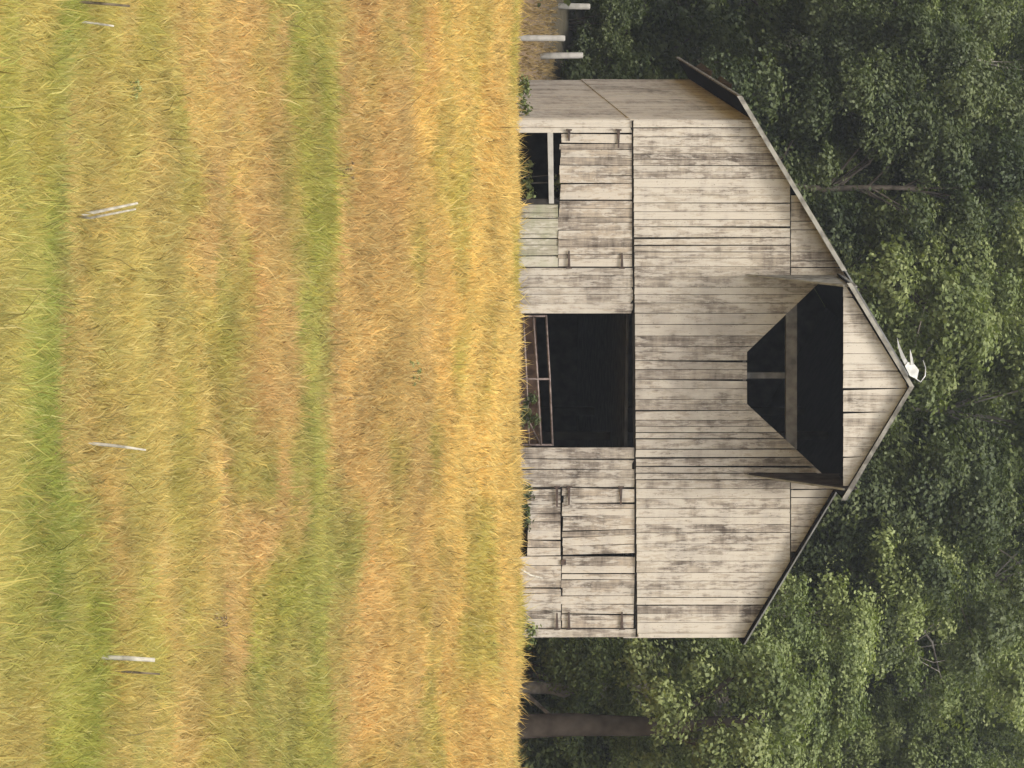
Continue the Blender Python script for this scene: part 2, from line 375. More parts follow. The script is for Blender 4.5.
def door(u0, u1, v0, v1, f, mat, hinges=(), lean=0.0, name='stable_door', skew=0, cols=None, lab=None):
    mb = MB(); planks(mb, u0, u1, lambda u: v0 + (u - u0) * 0.0, lambda u: v1 + lean * (u - u0) / (u1 - u0), f, wpx=8.5, gap=.008, jit=3.2, rag=2.0, tj=.3, fj=.014, skew=skew)
    o = mb.build(name, mat, barn)
    if lab: o['label'] = lab
    # ledges
    for v in (v0 + 6, v1 - 9):
        ml = MB(); ml.prism([PF(u0 + 1, v, f - .05), PF(u1 - 1, v, f - .05), PF(u1 - 1, v + 4, f - .05), PF(u0 + 1, v + 4, f - .05)], EY * .03); ml.build('ledge', M_inner, o)
    for (ua, ub, v) in hinges:
        mh = MB(); s = 1.5
        mh.prism([PF(ua, v - s, f + .042), PF(ub, v - s * .5, f + .042), PF(ub, v + s * .5, f + .042), PF(ua, v + s, f + .042)], EY * .012)
        mh.tube([PF(ua, v - 3, f + .05), PF(ua, v + 3, f + .05)], .018, 6)
        mh.build('strap_hinge', M_iron, o)
    return o
door(134, 200, 561.5, 631.8, .025, M_door, ((130, 141, 569), (130, 148, 618.5)), name='upper_door')
door(200.8, 267, 560, 632, .02, M_door, ((268, 251, 569), (268, 253, 622)), name='upper_door')
door(204, 267, VB, 558, .012, M_moss, (), name='lower_door', lab='mossy lower door leaf beside the gap')
door(488, 555.5, 564, 634.4, .028, M_door, ((487, 505, 569), (487, 505, 621)), skew=-3.0, name='upper_door')
door(556.5, 628, 563, 635, .018, M_door, ((629, 612, 569), (629, 612, 622)), lean=-1.5, name='upper_door')
door(489, 555.5, 529, 560.5, .02, M_door, ((487, 507, 557),), name='lower_door')
door(556.5, 628, 500, 561, .014, M_door, ((629, 613, 557),), name='lower_door')
# latch block on the right door
mb = MB(); mb.prism([PF(560, 561, .05), PF(565, 561, .05), PF(565, 566, .05), PF(560, 566, .05)], EY * .03); mb.build('latch', M_iron, barn)
# pale rail across the missing left half door
mb = MB(); mb.prism([PF(132, 547.5, .0), PF(203.5, 549, .0), PF(203.5, 554, .0), PF(132, 553, .0)], EY * .05, .8); mb.build('stall_rail', M_post, barn)
# door jamb posts
for u in (130, 202, 268, 309.5, 451.5, 487, 629):
    mb = MB(); mb.prism([PF(u - 3, VB, -.03), PF(u + 3, VB, -.03), PF(u + 3, belt(u) - 2, -.03), PF(u - 3, belt(u) - 2, -.03)], EY * .14); mb.build('door_post', M_inner, barn)
# corner boards of the barn
mb = MB()
mb.prism([BW(-.03, .075, GZ), BW(.0, .075, GZ), BW(.0, .075, rt(0) - .1), BW(-.03, .075, rt(0) - .1)], EY * .14, .9); mb.build('corner_board', M_wood, barn)
mb = MB(); mb.prism([PF(633.5, belt(637) + 2, .1), PF(637.5, belt(637) + 2, .1), PF(637.5, 748, .1), PF(633.5, 748, .1)], EY * .02, 1.0)
mb.build('corner_board', M_wood, barn)

# side walls
zb = loc(PF(120, belt(120)))[2]
def side_wall(a, sgn, name):
    mb = MB(); s = 0.02
    top = rt(a) - .02
    while s < DEP:
        w_ = rnd(.2, .32); e = min(s + w_, DEP); g = rnd(.001, .008)
        o_ = rnd(0, .012) * sgn; tn = min(max(random.gauss(.5, .22), 0), 1)
        mb.prism([BW(a + o_, s + g, GZ - .4), BW(a + o_, e - g, GZ - .4), BW(a + o_, e - g, zb), BW(a + o_, s + g, zb)], -EX * sgn * .028, tn)
        tn = min(max(tn + rnd(-.25, .25), 0), 1); o2 = o_ + .022 * sgn
        mb.prism([BW(a + o2, s + g, zb - .05), BW(a + o2, e - g, zb - .05), BW(a + o2, e - g, top), BW(a + o2, s + g, top)], -EX * sgn * .028, tn)
        s = e
    return mb.build(name, M_side, barn)
side_wall(0.0, -1, 'side_siding'); side_wall(W, 1, 'side_siding')
# inner dark lining, back wall, loft floor, posts
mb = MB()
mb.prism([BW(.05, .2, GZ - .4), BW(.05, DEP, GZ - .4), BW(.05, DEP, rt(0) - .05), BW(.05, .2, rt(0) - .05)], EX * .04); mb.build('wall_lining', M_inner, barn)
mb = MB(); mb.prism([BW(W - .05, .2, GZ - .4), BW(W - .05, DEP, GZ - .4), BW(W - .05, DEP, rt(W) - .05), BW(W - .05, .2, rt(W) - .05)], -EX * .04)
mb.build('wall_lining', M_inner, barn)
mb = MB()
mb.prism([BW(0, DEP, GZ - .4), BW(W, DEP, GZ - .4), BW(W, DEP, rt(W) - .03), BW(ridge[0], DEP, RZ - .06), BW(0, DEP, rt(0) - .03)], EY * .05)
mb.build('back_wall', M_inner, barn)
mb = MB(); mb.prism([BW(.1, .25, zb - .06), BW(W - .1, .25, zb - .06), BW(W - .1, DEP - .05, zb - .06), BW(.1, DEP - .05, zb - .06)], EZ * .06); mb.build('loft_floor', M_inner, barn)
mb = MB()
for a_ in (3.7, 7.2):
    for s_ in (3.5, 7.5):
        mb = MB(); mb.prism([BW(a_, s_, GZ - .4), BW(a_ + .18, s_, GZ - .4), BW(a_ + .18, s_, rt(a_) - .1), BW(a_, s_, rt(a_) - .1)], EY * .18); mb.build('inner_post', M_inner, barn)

# hay opening timbers: cross beam and centre post
mb = MB(); mb.prism([PF(303, 786, -.12), PF(449, 786, -.12), PF(449, 797, -.12), PF(303, 797, -.12)], EY * .2, .6); mb.build('cross_beam', M_beam, barn)
mb = MB(); mb.prism([PF(372.5, 744, -.2), PF(378.5, 744, -.2), PF(378.5, 788, -.2), PF(372.5, 788, -.2)], EY * .1, .2); mb.build('centre_post', M_beam, barn)
mb = MB()
for P, Q_ in (((352, 747), (283, 819)), ((404, 747), (482, 831)), ((352, 746), (404, 746))):
    p, q = PF(*P, .02), PF(*Q_, .02); d = q - p; d /= np.linalg.norm(d); n_ = np.cross(d, EY); n_ *= .07 if n_[2] < 0 else -.07
    mb = MB(); mb.prism([p, q, q + n_, p + n_], EY * .1); mb.build('opening_frame', M_beam, barn)

# hay hood: side wings + boarded gable standing 1.6 m proud
HF = 2.05
hood = MB(); u = 285.5; vh = {}
# inner end of hood roof, used for tops
def vhood(u):
    # line from left end to ridge to right end in hood plane
    return float(np.interp(u, [283, 386.5, 501], [845, 909, 840]))
hz = 843.5
planks(hood, 285.5, 486, lambda u: hz, lambda u: vhood(u) - 1, HF, wpx=10.5, gap=.006, fj=.004)
for f_ in (0,):
    pass
hood.build('hood_gable', M_pale, barn)
def wing(uw, side):
    mb = MB(); lo = PF(uw, 749, .09); top = PF(uw, vroofi(uw) - 2, .09); la = loc(lo)[0]
    zt = loc(PF(285.5 if side < 0 else 486, hz + 3, HF))[2]
    # boarded triangular panel, boards run up and down
    n = 7; th = .03
    for k in range(n):
        f0, f1 = HF * k / n, HF * (k + 1) / n
        z0 = loc(lo)[2] + (zt - loc(lo)[2]) * f0 / HF; z1 = loc(lo)[2] + (zt - loc(lo)[2]) * f1 / HF
        zz = zt + .22
        a0 = la
        mb.prism([BW(a0, -.09 - f0, z0), BW(a0, -.09 - f1 + .006, z1), BW(a0, -.09 - f1 + .006, zz), BW(a0, -.09 - f0, zz)], EX * th * (1 if side < 0 else -1), rnd(.3, .8))
    # slanting lower edge board
    p0 = BW(la, -.09, loc(lo)[2]); p1 = BW(la, -.09 - HF, zt); 
    mb.prism([p0 - EX * .018, p1 - EX * .018, p1 + EX * .018, p0 + EX * .018], EZ * -.04, .4)
    mb.build('hood_side', M_trim if side < 0 else M_shadebrown, barn)  # pale lit left side, dark shaded right side: light put into the colours
    me_ = MB(); q0 = BW(la, -.10, loc(lo)[2] - .05); q1 = BW(la, -.10 - HF, zt - .05); me_.prism([q0 - EX * .012, q1 - EX * .022, q1 + EX * .022, q0 + EX * .012], EZ * -.03, .8); me_.build('edge_strip', M_trim, barn)
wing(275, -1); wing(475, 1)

# roof: main slabs
RT = .10
def slab(a0, z0, a1, z1, s0, s1, name, mat, th=RT, parent=barn):
    mb = MB(); n = 36
    # ribbed sheet: narrow strips running down the slope
    ss = np.linspace(s0, s1, int(abs(s1 - s0) / .3) + 2)
    for k in range(len(ss) - 1):
        lift = .012 if k % 2 else 0
        mb.prism([BW(a0, ss[k], z0 + lift), BW(a1, ss[k], z1 + lift), BW(a1, ss[k + 1], z1 + lift), BW(a0, ss[k + 1], z0 + lift)], EZ * th * .35, rnd(.1, .9))
    return mb.build(name, mat, parent)
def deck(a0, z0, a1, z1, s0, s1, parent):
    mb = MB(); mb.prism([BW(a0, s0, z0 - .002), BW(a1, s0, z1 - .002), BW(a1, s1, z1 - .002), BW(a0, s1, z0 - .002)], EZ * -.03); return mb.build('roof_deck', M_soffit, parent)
roofL = slab(eL[0], eL[2], ridge[0], RZ, -.35, DEP + .3, 'roof', M_tin); deck(eL[0], eL[2], ridge[0], RZ, -.33, DEP + .28, roofL)
roofR = slab(ridge[0], RZ, eR[0], eR[2], -.30, DEP + .3, 'roof', M_tin); deck(ridge[0], RZ, eR[0], eR[2], -.28, DEP + .28, roofR)
# hood roof
hzl, hzr = hl[2] + .0, hr[2] + .0
hR = slab(hl[0], hl[2], ridge[0], ridge[2], -2.18, -.33, 'hood_roof', M_tin); deck(hl[0], hl[2], ridge[0], ridge[2], -2.15, -.33, hR)
hR2 = slab(ridge[0], ridge[2], hr[0], hr[2], -2.18, -.33, 'hood_roof', M_tin); deck(ridge[0], ridge[2], hr[0], hr[2], -2.15, -.33, hR2)
# rake boards
def rake(p, q, f, wd_, name='rake_board', tone=.7, mat=M_trim, par=barn, th=.03):
    mb = MB(); P = PF(*p, f); Q_ = PF(*q, f); n = 4
    mb.prism([P, Q_, Q_ + EZ * wd_, P + EZ * wd_], EY * th, tone); return mb.build(name, mat, par)
rake((96, 737), (271, 842), .38, .11); 
rake((283, 847), (386.5, 909.5), 2.22, .10); rake((386.5, 909.5), (500.5, 841), 2.22, .10, tone=.3)
# bright torn flap of tin at the peak: a crumpled plate with curled fingers
pk = PF(386, 915, 2.15); fl = MB()
def flapS(pts, f, tn, th=.012):
    P = [PF(u_, v_, f) for (v_, u_) in pts]; fl.prism(P, EY * th, tn)
flapS([(905, 366), (910, 376), (917, 379), (919, 370), (914, 364), (908, 362)], 2.28, .8)
flapS([(906, 367), (901, 357), (898, 347), (897, 337), (900, 346), (904, 355), (909, 364)], 2.26, .3)
flapS([(911, 365), (910, 356), (910, 349), (912, 355), (914, 365)], 2.30, .4)
fl.tube([PF(378, 915, 2.28), PF(382, 920.5, 2.25), PF(376, 925, 2.2), PF(368, 925.5, 2.15), PF(360, 923, 2.1)], [.012, .014, .016, .012, .006], 6, .4)
fl.build('torn_ridge_tin', M_white, roofL)
# loose tin lifting off the left eave
mb = MB()
for k, (s_, h, w_) in enumerate(((2.0, .10, 3.0), (6.0, .16, 3.4))):
    a0 = eL[0]; z0 = eL[2] + .06
    p = [BW(a0 + .05, s_, z0), BW(a0 + .05, s_ + w_, z0), BW(a0 - .10, s_ + w_ * .9, z0 + h * .8), BW(a0 - .06, s_ + w_ * .35, z0 + h), BW(a0 - .1, s_ + .1, z0 + h * .4)]
    mb = MB(); mb.prism(p, EX * .012, rnd(.2, .8)); mb.build('loose_eave_tin', M_shadebrown, roofL)
# eave fascia along left side
mb = MB(); mb.prism([BW(eL[0] - .02, -.34, eL[2] - .04), BW(eL[0] - .02, DEP + .28, eL[2] - .04), BW(eL[0] - .02, DEP + .28, eL[2] + .03), BW(eL[0] - .02, -.34, eL[2] + .03)], EX * .03, .3)
mb.build('eave_board', M_trim, barn)

# ------------------------------------------------------------------ tube gate in the doorway
gp = PF(380, 500, -.35); gate = empty('metal_gate', (gp[0], gp[1], GZ + .05))
tag(gate, 'rusty tubular field gate standing across the open barn doorway', 'gate')
fg = -.35
for (va, vb_) in ((510, 515), (523, 529), (533, 541), (546, 552.5)):
    mb = MB(); mb.tube([PF(315, va, fg), PF(378, (va + vb_) / 2 + .4, fg), PF(446, vb_, fg)], .024, 8); mb.build('rail', M_gate, gate, True)
for u_, va, vb_ in ((316, 500, 546.5), (379, 502, 549.5), (445, 505, 552.5)):
    mb = MB(); mb.tube([PF(u_, va, fg), PF(u_, vb_, fg)], .024, 8); mb.build('upright', M_gate, gate, True)
mb = MB(); mb.tube([PF(379, 508, fg - .06), PF(446, 541, fg - .06)], .018, 8); mb.build('brace', M_gate, gate, True)
# rusty sheet leaning inside behind the gate
gs = PF(400, 500, -1.2); mb = MB()
for k in range(14):
    u0 = 318 + k * 9; mb.prism([PF(u0, 495, -1.2), PF(u0 + 9, 495, -1.2), PF(u0 + 9, 536 + k * .5, -1.35), PF(u0, 536 + k * .5, -1.35)], EY * (.02 + .02 * (k % 2)), rnd(.2, .8))
M_rust = plain_mat('brown_boards', (0.045, 0.027, 0.018), (0.11, 0.068, 0.048), 5)
o = mb.build('board_panel', M_rust, None, False, (gs[0], gs[1], GZ)); tag(o, 'low rusty brown panel inside the doorway behind the gate', 'panel')

# ------------------------------------------------------------------ trees
def foliage(centers, radii, per, leaf, seed, flat=.7, tone_c=None):
    """leaf faces spread over many clumps; returns verts, faces, tone"""
    r = np.random.default_rng(seed); n = len(centers)
    cnt = np.maximum((per * (radii / radii.mean()) ** 2).astype(int), 20); idx = np.repeat(np.arange(n), cnt); K = len(idx)
    d = r.normal(size=(K, 3)); d /= np.linalg.norm(d, axis=1)[:, None]; rad = r.uniform(.25, 1.0, K) ** .6
    # ragged clumps: outline modulated by direction
    mod = 1 + .45 * np.sin(d[:, 0] * 4.1 + idx * 1.7) * np.sin(d[:, 1] * 3.7 + idx * .9) + .25 * np.sin(d[:, 2] * 6 + idx)
    P = centers[idx] + d * (rad * mod * radii[idx])[:, None] * np.array([1, 1, flat])
    nrm = d * .8 + np.array([0, 0, .6]) + r.normal(size=(K, 3)) * .45; nrm /= np.linalg.norm(nrm, axis=1)[:, None]
    a = np.cross(nrm, r.normal(size=(K, 3))); a /= np.linalg.norm(a, axis=1)[:, None]; b = np.cross(nrm, a)
    L = leaf * r.uniform(.6, 1.35, K)[:, None]; Wd = L * r.uniform(.28, .42, K)[:, None]
    V = np.stack([P - a * L * .5, P + b * Wd - nrm * L * .05, P + a * L * .5 - nrm * L * .15, P - b * Wd - nrm * L * .05], 1).reshape(-1, 3)
    ct = r.uniform(.2, .8, n) if tone_c is None else tone_c
    t = np.clip(ct[idx] + r.normal(size=K) * .16, 0, 1)
    return V, t
def quad_mesh(name, V, t, mat):
    me = bpy.data.meshes.new(name); n = len(V) // 4
    me.vertices.add(len(V)); me.vertices.foreach_set('co', V.astype(np.float32).ravel()); me.loops.add(n * 4); me.loops.foreach_set('vertex_index', np.arange(n * 4))
    me.polygons.add(n); me.polygons.foreach_set('loop_start', np.arange(n) * 4); me.polygons.foreach_set('loop_total', np.full(n, 4)); me.update()
    a = me.attributes.new('tone', 'FLOAT', 'FACE'); a.data.foreach_set('value', t.astype(np.float32)); me.materials.append(mat); return me
def make_tree(H, R, base, nclump, per, leaf, mat, bark, seed, cr=(.5, 1.05), tr=.22, kind='broadleaf_tree', lean=0.0):
    r = np.random.default_rng(seed); rn = random.Random(seed)
    root = empty(kind, (0, 0, 0))
    hc = (H + base) / 2; hh = (H - base) / 2
    d = r.normal(size=(nclump, 3)); d /= np.linalg.norm(d, axis=1)[:, None]
    rr = r.uniform(.35, 1.0, nclump) ** .5
    prof = 1 - .35 * np.clip(d[:, 2], 0, 1) ** 2
    # several big limbs make lobes, with gaps between them
    lob = r.normal(size=(7, 3)); lob /= np.linalg.norm(lob, axis=1)[:, None]
    lm = .50 + .66 * np.clip((d @ lob.T).max(1), 0, 1) ** 3
    c = np.stack([d[:, 0] * R * rr * prof * lm, d[:, 1] * R * rr * prof * lm, hc + d[:, 2] * hh * rr * lm], -1)
    c[:, 0] += lean * (c[:, 2] / H) ** 2
    rad = r.uniform(cr[0], cr[1], nclump)
    V, t = foliage(c, rad, per, leaf, seed + 1)
    crown = bpy.data.objects.new('crown', quad_mesh('crown', V, t, mat)); COL.objects.link(crown); crown.parent = root
    mb = MB(); th = base + hh * 1.3; pts = []; rads = []
    for k in range(9):
        f = k / 8; pts.append((rn.uniform(-.12, .12) * (k > 0) + lean * (f * th / H) ** 2, rn.uniform(-.12, .12) * (k > 0), -.5 + f * (th + .5))); rads.append(tr * (1 - .75 * f) * (1.35 if k == 0 else 1))
    mb.tube(pts, rads, 9)
    order = r.permutation(nclump)[:min(26, nclump)]
    for j in order:
        q = c[j]; zst = max(base * .8, min(q[2] - R * .45, th * .95)); f = min(max((zst + .5) / (th + .5), 0), 1)
        k = min(int(f * 8), 7); g_ = f * 8 - k
        s = [pts[k][i] * (1 - g_) + pts[k + 1][i] * g_ for i in range(3)]
        mid = [(s[i] * .5 + q[i] * .5) + rn.uniform(-.25, .25) + (.25 if i == 2 else 0) for i in range(3)]
        r0 = tr * (1 - .75 * f) * .5
        mb.tube([s, mid, q], [r0, r0 * .55, r0 * .2], 5, cap=False)
    mb.build('trunk', bark, root, True)
    return root
protos = {
 'dark': make_tree(17, 3.9, 2.2, 115, 760, .125, M_leafD, M_bark, 11),
 'darkb': make_tree(15, 3.4, 1.2, 105, 760, .12, M_leafD, M_bark, 12),
 'mid': make_tree(16, 3.8, 2.0, 110, 760, .12, M_leafM, M_bark, 13),
 'midb': make_tree(14, 3.3, .8, 100, 760, .12, M_leafM, M_barkP, 14),
 'light': make_tree(14, 3.3, 1.2, 85, 800, .12, M_leafL, M_barkP, 15, (.5, 1.1)),
 'thin': make_tree(15, 3.0, 3.5, 50, 600, .12, M_leafM, M_barkP, 16, (.45, .95), .14),
}
used = set()
def copy_tree(o):
    c = o.copy(); COL.objects.link(c)
    for ch in o.children:
        k = ch.copy(); COL.objects.link(k); k.parent = c
    return c
def place(kind, x, d, s, rz, label, group='trees of the wooded hillside behind the barn', sz=None, dz=0, cat='tree'):
    o = protos[kind]
    if kind in used: o = copy_tree(o)
    used.add(kind)
    o.location = (x, d, float(ground(x, d)) + dz); o.rotation_euler = (0, 0, rz); o.scale = (s, s, s * (sz or 1))
    tag(o, label, cat, group); return o
def pos(u, d): return (u - 384) / F * d
words = {'dark': 'dark dull green tree', 'darkb': 'bushy dark green tree', 'mid': 'mid green leafy tree', 'midb': 'broad mid green tree', 'light': 'pale sunlit green tree', 'thin': 'thin open-crowned tree'}
TREES = [
 # (kind, u, d, scale, turn, zscale, where)
 ('midb', 690, 121.5, .80, .3, .9, 'just right of the barn, over the thick brown trunk'),
 ('mid', -20, 139, .85, 1.2, 1, 'at the left edge above the fence posts'),
 ('dark', 95, 133, .84, 2.0, 1, 'behind the left side wall of the barn'),
 ('darkb', 185, 130, .95, 2.6, 1, 'rising behind the left slope of the roof'),
 ('mid', 290, 131, 1.0, .9, 1, 'rising behind the left slope close to the peak'),
 ('midb', 410, 130, 1.15, 4.4, 1, 'directly behind the roof peak'),
 ('dark', 520, 128, .95, 3.3, 1, 'behind the right slope of the roof'),
 ('light', 615, 127, .85, 1.9, 1, 'behind the lower right end of the roof'),
 ('light', 790, 124, .62, .2, 1, 'at the right edge in front of the wood'),
 ('darkb', 870, 127, .9, 5.1, 1, 'beyond the right edge of the clearing'),
 ('darkb', -130, 132, .9, .1, 1, 'beyond the fence posts on the far left'),
 ('dark', 5, 143, .85, 4.0, 1, 'second row, above the fence posts'),
 ('midb', 130, 140, 1.05, 5.5, 1, 'second row, above the left end of the roof'),
 ('light', 245, 141, .98, 3.7, 1, 'second row, left of the peak'),
 ('mid', 345, 143, 1.1, 2.2, 1, 'second row, just left above the peak'),
 ('dark', 450, 142, 1.1, .6, 1, 'second row, just right above the peak'),
 ('light', 585, 140, 1.12, 2.9, 1, 'second row, above the right slope, brightest of the wood'),
 ('dark', 700, 148, .8, 1.5, 1, 'second row, in the dark gap on the right'),
 ('mid', 800, 142, .85, 3.1, 1, 'second row, at the right edge'),
 ('thin', 60, 139, .95, .7, 1, 'with a pale stem, above the left eave'),
 ('thin', 655, 133, .85, 2.2, 1, 'with bare pale branches right of the roof'),
 ('mid', -60, 152, 1.05, 2.4, 1, 'third row, far left'),
 ('darkb', 60, 156, 1.15, 1.1, 1, 'third row, upper left'),
 ('dark', 170, 155, 1.15, 3.9, 1, 'third row, left of the peak'),
 ('midb', 280, 157, 1.2, 5.9, 1, 'third row, above the left slope'),
 ('light', 390, 156, 1.1, .4, 1, 'third row, right above the peak'),
 ('darkb', 500, 157, 1.2, 4.9, 1, 'third row, right of the peak'),
 ('mid', 610, 155, 1.1, 1.7, 1, 'third row, above the right slope'),
 ('light', 720, 154, 1.1, 5.0, 1, 'third row, upper right corner'),
 ('dark', 830, 155, 1.1, 2.7, 1, 'third row, beyond the right edge'),
 ('dark', -10, 172, 1.2, .9, 1, 'fourth row, far left'),
 ('mid', 110, 174, 1.2, 2.8, 1, 'fourth row, left'),
 ('darkb', 230, 172, 1.3, 4.2, 1, 'fourth row, left of centre'),
 ('dark', 350, 175, 1.3, 5.2, 1, 'fourth row, centre'),
 ('midb', 470, 173, 1.3, .2, 1, 'fourth row, right of centre'),
 ('dark', 590, 174, 1.3, 1.3, 1, 'fourth row, right'),
 ('darkb', 710, 172, 1.2, 3.5, 1, 'fourth row, far right'),
 ('dark', 850, 171, 1.2, 3.0, 1, 'fourth row, beyond the right edge'),
 ('dark', -200, 140, 1.1, 3.0, 1, 'well outside on the far left'),
 ('dark', 980, 138, 1.1, 1.0, 1, 'well outside on the far right'),
 ('mid', -220, 124, .9, 1.0, 1, 'front of the wood on the far left'),
 ('mid', 1000, 124, .9, 4.0, 1, 'front of the wood on the far right'),
]
for (k, u, d, s, rz, zs, where) in TREES:
    place(k, pos(u, d), d, s, rz, words[k] + ' ' + where, sz=zs)
# big old trunk right of the barn
bt = empty('broadleaf_tree', (pos(727, 119), 119, float(ground(pos(727, 119), 119))))
tag(bt, 'old tree with a thick pale brown trunk right of the barn', 'tree')
bx, by, bz = bt.location; mb = MB()
pts = [(bx, by, bz - .4), (bx + .02, by, bz + .6), (bx - .03, by, bz + 2.2), (bx + .03, by, bz + 4.2), (bx - .1, by, bz + 6.5)]
mb.tube(pts, [.44, .31, .28, .23, .12], 12)
for q in ((-1.6, -.2, 6.6), (1.2, .4, 6.9), (-.8, .6, 7.2)):
    s_ = pts[3] if q[2] < 7 else pts[4]; e = (bx + q[0], by + q[1], bz + q[2]); md = [(s_[i] + e[i]) / 2 + (.2 if i == 2 else 0) for i in range(3)]
    mb.tube([s_, md, e], [.12, .08, .03], 7, cap=False)
M_bigbark = plain_mat('brown_bark', (0.036, 0.028, 0.021), (0.075, 0.060, 0.047), 2.5)
mb.build('trunk', M_bigbark, bt, True)
r_ = np.random.default_rng(55); n = 34; d_ = r_.normal(size=(n, 3)); d_ /= np.linalg.norm(d_, axis=1)[:, None]
cc = np.array([-.2, -.7, 5.7]) + d_ * np.array([2.3, 1.6, 2.5]) * (r_.uniform(.4, 1, n) ** .5)[:, None]
V, t = foliage(cc, r_.uniform(.45, .95, n), 640, .115, 56)
cr = bpy.data.objects.new('crown', quad_mesh('crown', V, t, M_leafM)); COL.objects.link(cr); cr.parent = bt

# understorey shrubs
def make_shrub(seed, R, H, mat, per=200):
    r = np.random.default_rng(seed); root = empty('shrub', (0, 0, 0)); n = 22
    c = np.stack([r.uniform(-R, R, n), r.uniform(-R, R, n) * .7, r.uniform(.15, 1, n) * H], -1)
    V, t = foliage(c, r.uniform(.35, .7, n), per * 2, .12, seed); V[:, 2] = np.maximum(V[:, 2], .02)
    f = bpy.data.objects.new('foliage', quad_mesh('foliage', V, t, mat)); COL.objects.link(f); f.parent = root
    mb = MB(); rn = random.Random(seed)
    for j in range(8):
        q = c[j]; mb.tube([(q[0] * .15, q[1] * .15, -.2), (q[0] * .5, q[1] * .5, q[2] * .6), tuple(q)], [.04, .025, .01], 5)
    mb.build('stems', M_bark, root, True); return root
protos['shA'] = make_shrub(71, 1.3, 2.6, M_leafD); protos['shB'] = make_shrub(72, 1.1, 2.0, M_leafM); protos['shC'] = make_shrub(73, .9, 1.5, M_leafL)
for (k, u, d, s, rz, lab) in [
 ('shA', 108, 131, 1.0, 0, 'dark shrub hugging the back left corner of the barn'), ('shA', 30, 139, 1.3, 2, 'dark shrub behind the fence posts'),
 ('shB', -60, 136, 1.2, 1, 'mid green shrub at the left edge behind the posts'), ('shA', 660, 123, 1.3, 4, 'dark shrub in the shade right of the barn'),
 ('shA', 700, 126, 1.6, 5, 'dark shrub left of the thick trunk'), ('shB', 770, 123, 1.2, 3, 'mid green shrub right of the thick trunk'),
 ('shC', 653, 114.5, .55, 1, 'small light green shrub against the right corner of the barn'), ('shA', 745, 128, 1.7, 2.2, 'large dark shrub behind the thick trunk'),
 ('shA', 22, 132.2, .62, 3.3, 'low dark shrub on the bank directly above the middle post'), ('shA', 50, 131.9, .55, 1.9, 'small dark shrub on the bank above the thickest post'), ('shA', -8, 133.2, .7, 5.2, 'dark shrub at the very left edge of the bank'),
 ('shB', 850, 122, 1.3, 2, 'mid green shrub outside the right edge'), ('shA', 78, 137, 1.2, .7, 'dark shrub between the posts and the barn'), ('shA', -110, 127, 1.4, .7, 'dark shrub outside the left edge')]:
    place(k, pos(u, d), d, s, rz, lab, 'shrubs under the trees', cat='shrub')

# ------------------------------------------------------------------ fence posts
for (u, v1, d, r, ln, lab) in ((5, 590, 131, .085, -.01, 'pale grey fence post, farthest and highest of the three left of the barn'), (37, 565, 125, .08, .0, 'pale grey fence post in the middle, lowest of the three'), (54, 583, 129, .085, .04, 'thick pale grey fence post nearest the barn wall')):
    x = pos(u, d); z0 = float(ground(x, d)); zt = at(u, v1, d)[2]; mb = MB()
    mb.tube([(x + ln, d, z0 - .4), (x + ln * .4, d, z0 + .3), (x, d, zt - .02), (x, d, zt)], [r, r, r * .92, r * .75], 10, .6)
    o = mb.build('fence_post', M_post, None, True, (x, d, z0)); tag(o, lab, 'fence post', 'fence posts left of the barn')

# ------------------------------------------------------------------ sticks and stakes in the meadow
def stick(name, pts, rad, mat, lab, cat, group=None, forks=()):
    """pts: (u, v) surveyed at distance d"""
    d = pts[0][2]; P = [at(u, v, dd) for (u, v, dd) in pts]; z0 = float(ground(P[0][0], d))
    mb = MB(); P = [np.array([P[0][0], P[0][1], z0 - .15])] + P; mb.tube(P, [rad[0]] + list(rad), 7, .6)
    for (fp, fr) in forks: mb.tube([at(*q) for q in fp], fr, 6, .5)
    o = mb.build(name, mat, None, True, (P[1][0], P[1][1], z0)); tag(o, lab, cat, group); return o
stick('wooden_stake', [(657, 95, 53), (658, 125, 53), (660, 155, 53)], [.022, .026, .022], M_stick, 'short bleached white stake standing in the grass at lower right', 'stake')
stick('dead_stick', [(669, 96, 53.8), (672, 130, 53.8), (674, 160, 53.8)], [.012, .014, .01], M_dark, 'thin dark stem right beside the short white stake', 'stick')
stick('dead_stick', [(443, 86, 53), (446, 118, 53), (450, 146, 53)], [.02, .017, .01], M_stick, 'thin straw-white stem alone in the middle of the meadow', 'stick')
stick('broken_branch', [(216, 74, 52.5), (211, 100, 52.5), (203, 138, 52.5)], [.022, .018, .012], M_stick, 'pale forked dead branch leaning in the grass at lower left', 'branch', None, [([(216, 76, 52.4), (218, 90, 52.3), (209, 136, 52.3)], [.016, .014, .01])])
stick('dead_stick', [(0, 60, 52), (3, 95, 52), (6, 130, 52)], [.018, .016, .012], M_dark, 'dark bent stem at the lower left edge of the meadow', 'stick')
stick('dead_stick', [(22, 84, 52.6), (24, 100, 52.6), (26, 114, 52.6)], [.012, .012, .01], M_stick, 'short pale stem near the dark one at lower left', 'stick')
stick('leaning_stick', [(568, 519, 104), (575, 530, 104.3), (578, 542, 104.6)], [.02, .02, .015], M_stick, 'bleached stick leaning against the lower right barn door', 'stick')
stick('leaning_stick', [(100, 503, 103), (106, 508, 103.2), (112, 513, 103.4)], [.02, .022, .02], M_stick, 'bleached stick lying at the left front corner of the barn', 'stick')

